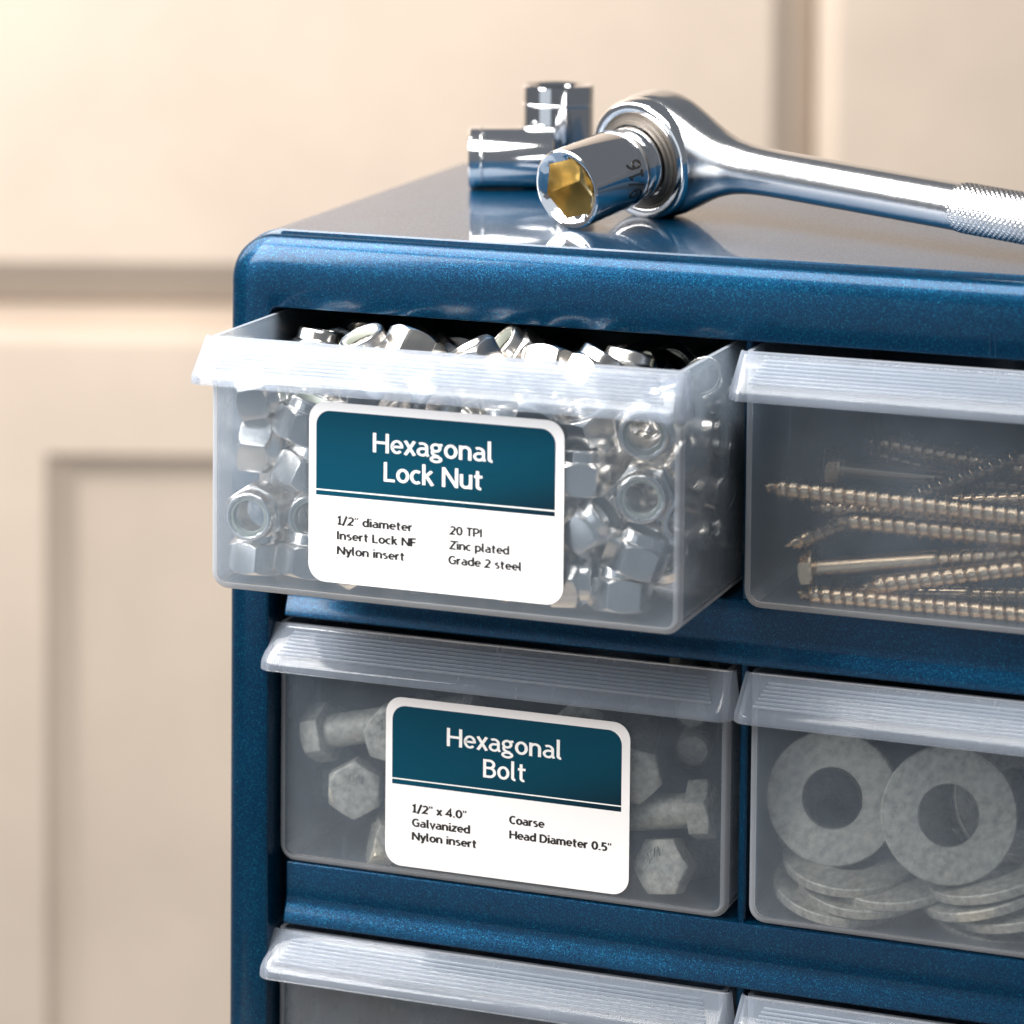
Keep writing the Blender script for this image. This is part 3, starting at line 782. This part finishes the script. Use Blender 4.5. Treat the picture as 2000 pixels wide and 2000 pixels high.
# ------------------------------------------------------------------ lag screws
def screw_meshes():
    P, seg, L = 4.0, 24, 92.0
    n = int(L / P * 12); b = MB(); R = []
    for i in range(n + 1):
        z = i * P / 12; ring = []
        taper = min(1.0, z / 7.5)
        for j in range(seg):
            a = 2 * math.pi * j / seg
            ph = (z / P - j / seg) % 1.0
            d = min(ph, 1 - ph)
            th = max(0.0, 1 - d / 0.13)
            r = 3.1 * taper ** .8 + 1.35 * th ** .8 * min(1, z / 3.0 + .15)
            ring.append((max(.05, r) * math.cos(a), max(.05, r) * math.sin(a), z))
        R.append(ring)
    b.rings(R, cap0=True)
    thr = b.mesh('thread', M['screw'], 60)
    s = MB(); s.lathe([(2.8, L - .2), (3.7, L + 1.5), (3.75, L + 2.5), (3.75, L + 44)], 24)
    shk = s.mesh('shank', M['screw'], 40)
    h = MB(); ap = 6.6
    th = [2 * math.pi * j / 36 for j in range(36)]; z0 = L + 44
    circ = lambda r, z: [(r * math.cos(t), r * math.sin(t), z) for t in th]
    hx = lambda z, k=0: [(hexr(t, ap) * math.cos(t), hexr(t, ap) * math.sin(t), z - k * (hexr(t, ap) - ap)) for t in th]
    h.rings([circ(3, z0), circ(7.5, z0), circ(7.5, z0 + .9), hx(z0 + .9), hx(z0 + 5.0, .6), circ(ap * .96, z0 + 5.1)], cap0=True, cap1=True)
    return thr, shk, h.mesh('screw_head', M['screw'], 24), z0
ST, SS, SH, SZ = screw_meshes()
def make_screw(tip, direc, label, head_first=False, spin=0):
    d = Vector(direc).normalized()
    if head_first:                      # tip argument is the middle of the head
        q = axis_quat(-d, spin); base = Vector(tip) + d * (SZ + 3)
    else:
        q = axis_quat(d, spin); base = Vector(tip)
    o = empty('lag_screw', tuple(base), label, 'screw', 'long hex-head screws in the screw drawer', q)
    child('thread', ST, o); child('shank', SS, o); child('screw_head', SH, o)
    return o
def span(p1, p2, Ya, Yb):
    a = at(*p1, Ya); b_ = at(*p2, Yb); return a, b_ - a
for p1, p2, Ya, Yb, hf, lb in [
    ((1488, 948), (2000, 1008), 8, 10, False, 'screw with its point nearest the left wall, uppermost of the clear ones'),
    ((1628, 1012), (2000, 1052), 12, 14, False, 'screw whose point starts mid-drawer just below the uppermost clear one'),
    ((1532, 1067), (1700, 1004), 10, 30, False, 'short-looking screw tilted up to the right above the hex-head one'),
    ((1578, 1112), (1860, 1092), 16, 18, True, 'screw with its hex head at the left and smooth shank to the right'),
    ((1680, 1146), (2000, 1110), 9, 11, False, 'bright screw rising to the right above the lowest one'),
    ((1553, 1157), (2000, 1200), 8, 8, False, 'lowest screw on the drawer floor, point at the left'),
    ((1690, 857), (2000, 918), 62, 64, False, 'dim screw slanting down to the right high at the back'),
    ((1690, 880), (2000, 968), 68, 70, False, 'faint screw just under the dim one high at the back'),
    ((1575, 990), (1900, 1012), 26, 30, False, 'small dark screw point behind the uppermost clear screw'),
    ((1620, 915), (1800, 932), 50, 60, True, 'screw with a dark block-shaped head at the back left of the drawer'),
    ((1740, 985), (2000, 975), 30, 32, False, 'screw lying behind the uppermost clear one near the right edge'),
    ((1640, 1160), (2000, 1165), 30, 34, True, 'screw on the floor behind the bright rising one'),
]:
    a, d = span(p1, p2, Ya, Yb); make_screw(a, d, lb, hf)

# ------------------------------------------------------------------ flat washers
def washer_mesh():
    ro, ri, t = 23.6, 10.6, 3.6
    b = MB(); e = .5
    b.lathe([(ri, e * .6), (ri + e, 0), (ro - e, 0), (ro, e), (ro, t - e), (ro - e, t), (ri + e * .6, t), (ri, t - e)], 72, loop=True)
    return b.mesh('flat_washer', M['galv'], 30)
WM = washer_mesh()
def make_washer(c, axis, label, spin=0):
    q = axis_quat(axis, spin); off = q @ Vector((0, 0, -1.8))
    o = bpy.data.objects.new('flat_washer', WM); COL.objects.link(o)
    o.location = W(c[0] + off.x, c[1] + off.y, c[2] + off.z); o.rotation_mode = 'QUATERNION'; o.rotation_quaternion = q
    return tag(o, label, 'washer', 'large galvanized washers in the washer drawer')
for px, py, Y, ax, lb in [
    (1627, 1558, 30, (.12, -1, .20), 'left of the two big washers facing out of the lower right drawer'),
    (1853, 1592, 22, (.34, -1, .26), 'right of the two big washers facing out, with a small pit near its lower edge'),
    (1660, 1676, 34, (.05, -.22, 1), 'washer lying almost flat, top of the left pile under the facing washer'),
    (1750, 1702, 34, (-.05, -.24, 1), 'second washer of the left pile, pushed to the right'),
    (1690, 1720, 33, (.03, -.20, 1), 'third washer of the left pile from the top'),
    (1640, 1736, 33, (.14, -.16, 1), 'lowest washer of the left pile on the drawer floor'),
    (1940, 1702, 33, (-.25, -.12, 1), 'top washer of the tilted pile at the right edge of the photo'),
    (1930, 1736, 32, (-.27, -.10, 1), 'middle washer of the tilted pile at the right edge of the photo'),
    (1990, 1760, 34, (-.22, -.10, 1), 'lower washer of the tilted pile cut off by the right edge of the photo'),
    (1960, 1800, 40, (.03, -.02, 1), 'washer flat on the floor beneath the tilted pile at the right'),
    (1990, 1560, 62, (.5, -1, .5), 'washer leaning behind the right facing washer at the photo edge'),
    (1600, 1585, 62, (.55, -.45, .9), 'washer seen edge-on through the hole of the left facing washer'),
    (1645, 1600, 66, (.55, -.45, .9), 'second edge-on washer glimpsed through the hole of the left facing washer'),
    (1900, 1590, 66, (.9, -.9, .2), 'washer half visible through the hole of the right facing washer'),
    (1820, 1640, 62, (.1, -.1, 1), 'washer lying deep in the drawer between the two piles'),
]:
    make_washer(at(px, py, Y), ax, lb)

# ------------------------------------------------------------------ sockets and ratchet wrench on the cabinet top
def on_top(px, py):
    d = ray(px, py)
    t = (ztop(CAM[1]) - CAM[2]) / (d[2] - SL * d[1])
    return CAM + d * t
def star(th, r, depth, n=6):                                  # six-lobed socket opening
    t = (th % (2 * math.pi / n)) / (2 * math.pi / n)
    flat = r * .88 / math.cos((t - .5) * math.pi / 3 * .98)
    return min(r, flat)
def socket_rings(R, Lb, R2, L2, ri, seg=96, band=None, deep=18):
    """open end at z=0, drive end at z=Lb+L2"""
    th = [2 * math.pi * j / seg for j in range(seg)]
    circ = lambda r, z: [(r * math.cos(t), r * math.sin(t), z) for t in th]
    body = MB(); p = [(R - 1.5, 0.25), (R - .7, 0.0), (R - .15, .5), (R, 1.3)]
    if band: p += [(R, band), (R - .35, band + .2), (R - .35, band + .9), (R, band + 1.1)]
    p += [(R, Lb - 1.6), (R - .3, Lb - .5)]
    if L2: p += [(R2 + .4, Lb + .6), (R2, Lb + 1.2), (R2, Lb + L2 * .45), (R2 - .4, Lb + L2 * .5), (R2, Lb + L2 * .58), (R2, Lb + L2 - .6), (R2 - .6, Lb + L2)]
    else: p += [(R - 1.2, Lb)]
    hx = lambda z, k=1.0: [(hexr(t, ri) * k * math.cos(t), hexr(t, ri) * k * math.sin(t), z) for t in th]
    rings_ = [hx(1.9, 1.0)] + [circ(ri * 1.17, 1.1)] + [circ(r, z) for r, z in p]
    rings_ += [circ(4.6, Lb + L2), circ(4.6, Lb + L2 - 1)]
    body.rings(rings_)
    bore = MB(); bore.rings([hx(1.9, 1.0), hx(deep, 1.0), circ(ri * .93, deep + .3), circ(ri * .88, deep + 4), circ(4.0, deep + 4.2)], cap1=True)
    return body, bore

# upright socket
def standing_socket():
    c = on_top(1088, 352)
    c = np.array([c[0], c[1], 0]); 
    # keep it a fixed distance behind the lying one
    base = at(1088, 352, 152.0); z = ztop(152.0)
    o = empty('socket', (base[0], 152.0, z + .05), 'chrome socket standing upright behind the one lying on its side', 'socket', 'loose chrome sockets on the cabinet')
    b_, bo = socket_rings(14.4, 39.6, 13, 0, 9.6, band=None)
    flip = Matrix.Translation((0, 0, 39.6)) @ Matrix.Rotation(math.pi, 4, 'X')
    m = MB(); m.add(b_.v, b_.f, flip); 
    # bright raised band near the top
    body = m.build('socket_body', M['chrome'], o, sharp=28)
    m = MB(); m.add(bo.v, bo.f, flip); m.build('bore', M['chrome'], o, sharp=28)
    g = MB(); g.lathe([(14.4, 31.4), (14.65, 31.7), (14.65, 32.2), (14.4, 32.5)], 64); g.build('ridge', M['chrome'], o, sharp=60)
    return o
standing_socket()
def lying_socket():
    p = on_top(982, 372)
    r = 12.3
    cy = p[1]; left = at(911, 312, cy)
    d = Vector((R_C[0], R_C[1] , 0)).normalized(); d = Vector((d.x, d.y, SL * d.y)).normalized()
    z = ztop(left[1]) + r + .05
    o = empty('socket', (left[0] + 1.0, left[1], z), 'chrome socket lying on its side in front of the upright one', 'socket', 'loose chrome sockets on the cabinet', axis_quat(d, 20))
    b_, bo = socket_rings(12.3, 33.5, 12, 0, 8.6, band=None)
    b_.build('socket_body', M['chrome'], o, sharp=28); bo.build('bore', M['chrome'], o, sharp=28)
    g = MB(); g.lathe([(12.3, 4.6), (12.55, 4.9), (12.55, 5.3), (12.3, 5.6)], 64); g.build('ridge', M['chrome'], o, sharp=60)
    return o
lying_socket()

def wrench():
    c1 = on_top(1115, 449); c2 = on_top(1262, 424)
    R1, R2 = 15.0, 24.0
    Ld = float(np.linalg.norm(c2 - c1)); az = math.radians(68.0)
    el = math.asin((R2 - R1 - 2.3) / Ld) + SL
    a = np.array([math.cos(az) * math.cos(el), math.sin(az) * math.cos(el), math.sin(el)])
    up = np.array([0, 0, 1.]) - a * a[2]; up /= np.linalg.norm(up)
    P1 = c1 + up * (R1 + .1); P2 = P1 + a * Ld
    h0 = np.cross(a, [0, 0, 1.]); h0 /= np.linalg.norm(h0)
    ph = math.radians(-3.2); h = math.cos(ph) * h0 + math.sin(ph) * np.cross(h0, a); h /= np.linalg.norm(h)
    b = np.cross(a, h)          # local axes: x=h (along handle), y=b, z=a (socket axis)
    rot = Matrix(((h[0], b[0], a[0]), (h[1], b[1], a[1]), (h[2], b[2], a[2]))).to_quaternion()
    o = empty('ratchet_wrench', tuple(P2), 'chrome ratchet wrench with a socket fitted, resting on the blue cabinet top', 'wrench', None, rot)
    # head and bare handle: superellipse sections swept along x ; thickness along z, width along y
    secs = []
    def prof(s):
        key = [(-24, 0.6), (-23.4, 5.2), (-22, 9.5), (-19, 14.5), (-14, 19.3), (-8, 22.6), (0, 24), (7, 23.2), (13, 21.2), (19, 18.0), (25, 14.6), (31, 11.9), (37, 10.2), (45, 9.1), (56, 8.7), (112, 8.5)]
        for (s0, w0), (s1, w1) in zip(key, key[1:]):
            if s <= s1: return w0 + (w1 - w0) * (s - s0) / (s1 - s0)
        return key[-1][1]
    def thick(s):
        key = [(-24, 5.5), (-23.4, 8), (-22, 9.6), (-14, 11.2), (0, 11.8), (13, 11.6), (25, 10.6), (37, 9.2), (50, 8.5), (112, 8.5)]
        for (s0, w0), (s1, w1) in zip(key, key[1:]):
            if s <= s1: return w0 + (w1 - w0) * (s - s0) / (s1 - s0)
        return key[-1][1]
    def expo(s):
        return 3.6 if s < 5 else max(2.05, 3.6 - (s - 5) * .045)
    S = [-24, -23.8, -23.4, -22.8, -22, -20.5, -19, -16.5, -14, -11, -8, -4, 0, 3.5, 7, 10, 13, 16, 19, 22, 25, 28, 31, 34, 37, 41, 45, 50, 56, 65, 80, 95, 110, 125, 138, 147]
    ZC = 10.8                                     # head's mid plane behind its front face
    seg = 64; R = []
    for s in S:
        w, t, e = prof(s), thick(s), expo(s)
        zc = ZC
        R.append([(s, w * math.copysign(abs(math.cos(q)) ** (2 / e), math.cos(q)), zc + t * math.copysign(abs(math.sin(q)) ** (2 / e), math.sin(q))) for q in [2 * math.pi * j / seg for j in range(seg)]])
    m = MB(); m.rings(R, cap0=True)
    hd = m.build('head_and_handle', M['satin'], o, sharp=60)
    sb = hd.modifiers.new('smooth', 'SUBSURF'); sb.levels = 1; sb.render_levels = 1
    # bright ring lip round the drive plate, then the dark plate
    ring = MB(); ring.lathe([(23.3, 4.0), (23.2, 1.2), (22.4, -.9), (21.8, -1.5), (19.0, -1.7), (18.3, -1.1), (18.3, 0.5)], 96, mat=Matrix.Translation((0, 0, 0)), loop=True)
    ring.build('face_ring', M['chrome'], o, sharp=50)
    pl = MB(); pl.lathe([(18.25, -.2), (18.2, -.9), (17.2, -1.0), (16.9, -2.0), (15.9, -2.2), (15.6, -3.2), (14.6, -3.4), (14.4, -.5)], 96, loop=True)
    pl.build('drive_plate', M['drive'], o, sharp=50)
    cr = MB()                                     # casting crease on the shoulder of the head
    # fitted socket: open end at z=-Ld, drive end just in front of the head
    Ltot = Ld - 2.6
    b_, bo = socket_rings(15.0, Ltot - 9.5, 13.9, 9.5, 10.4, band=None, deep=20)
    T = Matrix.Translation((0, 0, -Ld)) @ Matrix.Rotation(math.radians(12), 4, 'Z')
    q = MB(); q.add(b_.v, b_.f, T); so = q.build('socket_body', M['chrome'], o, sharp=28)
    q = MB(); q.add(bo.v, bo.f, T); q.build('bore', M['brass'], so, sharp=28)
    t = text_mesh('9/16', M['drive'], .10); lo, hi = bbox(t)
    bs = bmesh.new(); bs.from_mesh(t); bmesh.ops.subdivide_edges(bs, edges=bs.edges[:], cuts=5, use_grid_fill=True); bs.to_mesh(t); bs.free()
    view = CAM - P1; vx, vy = float(view @ h), float(view @ b)
    a0 = math.atan2(vy, vx)
    sc = 14.5 / (hi[0] - lo[0])
    for v in t.vertices:
        # runs round the barrel, tops of the figures towards the open end
        along = (v.co.y) * sc * 1.05; around = (v.co.x - (lo[0] + hi[0]) / 2) * sc
        ang = a0 + TXT_SIGN * around / 15.0 + TXT_OFF
        rr = 15.10 + .01 * v.co.z
        v.co = Vector((rr * math.cos(ang), rr * math.sin(ang), -Ld + Ltot - 13.5 - along)) * MM
    bmx = bmesh.new(); bmx.from_mesh(t)
    bmesh.ops.recalc_face_normals(bmx, faces=bmx.faces[:])
    solid = bmesh.ops.solidify(bmx, geom=bmx.faces[:], thickness=-0.12 * MM)
    bmx.to_mesh(t); bmx.free(); t.name = 'size_marking'
    child('size_marking', t, so)
    # knurled grip: real diamond relief
    g = MB(); R = []; seg = 208; s = 133.0; nrm = 26
    ds = 0.5
    while s <= 225:
        ring = []
        env = min(1.0, max(0.0, (s - 134.0) / 4.0))
        for j in range(seg):
            q_ = 2 * math.pi * j / seg
            u = nrm * q_; v_ = 2 * math.pi * s / 2.05
            e1 = abs(math.sin((u + v_) / 2)); e2 = abs(math.sin((u - v_) / 2))
            hgt = min(e1, e2)
            r = 8.42 + env * (0.50 * min(1, hgt * 1.5) + 0.06) - 0.02
            ring.append((s, r * math.cos(q_), ZC + r * math.sin(q_)))
        R.append(ring); s += ds
    g.rings(R, cap1=True)
    g.build('knurled_grip', M['satin'], o, sharp=80)
    return o
TXT_SIGN, TXT_OFF = -1, 0.42
wrench()
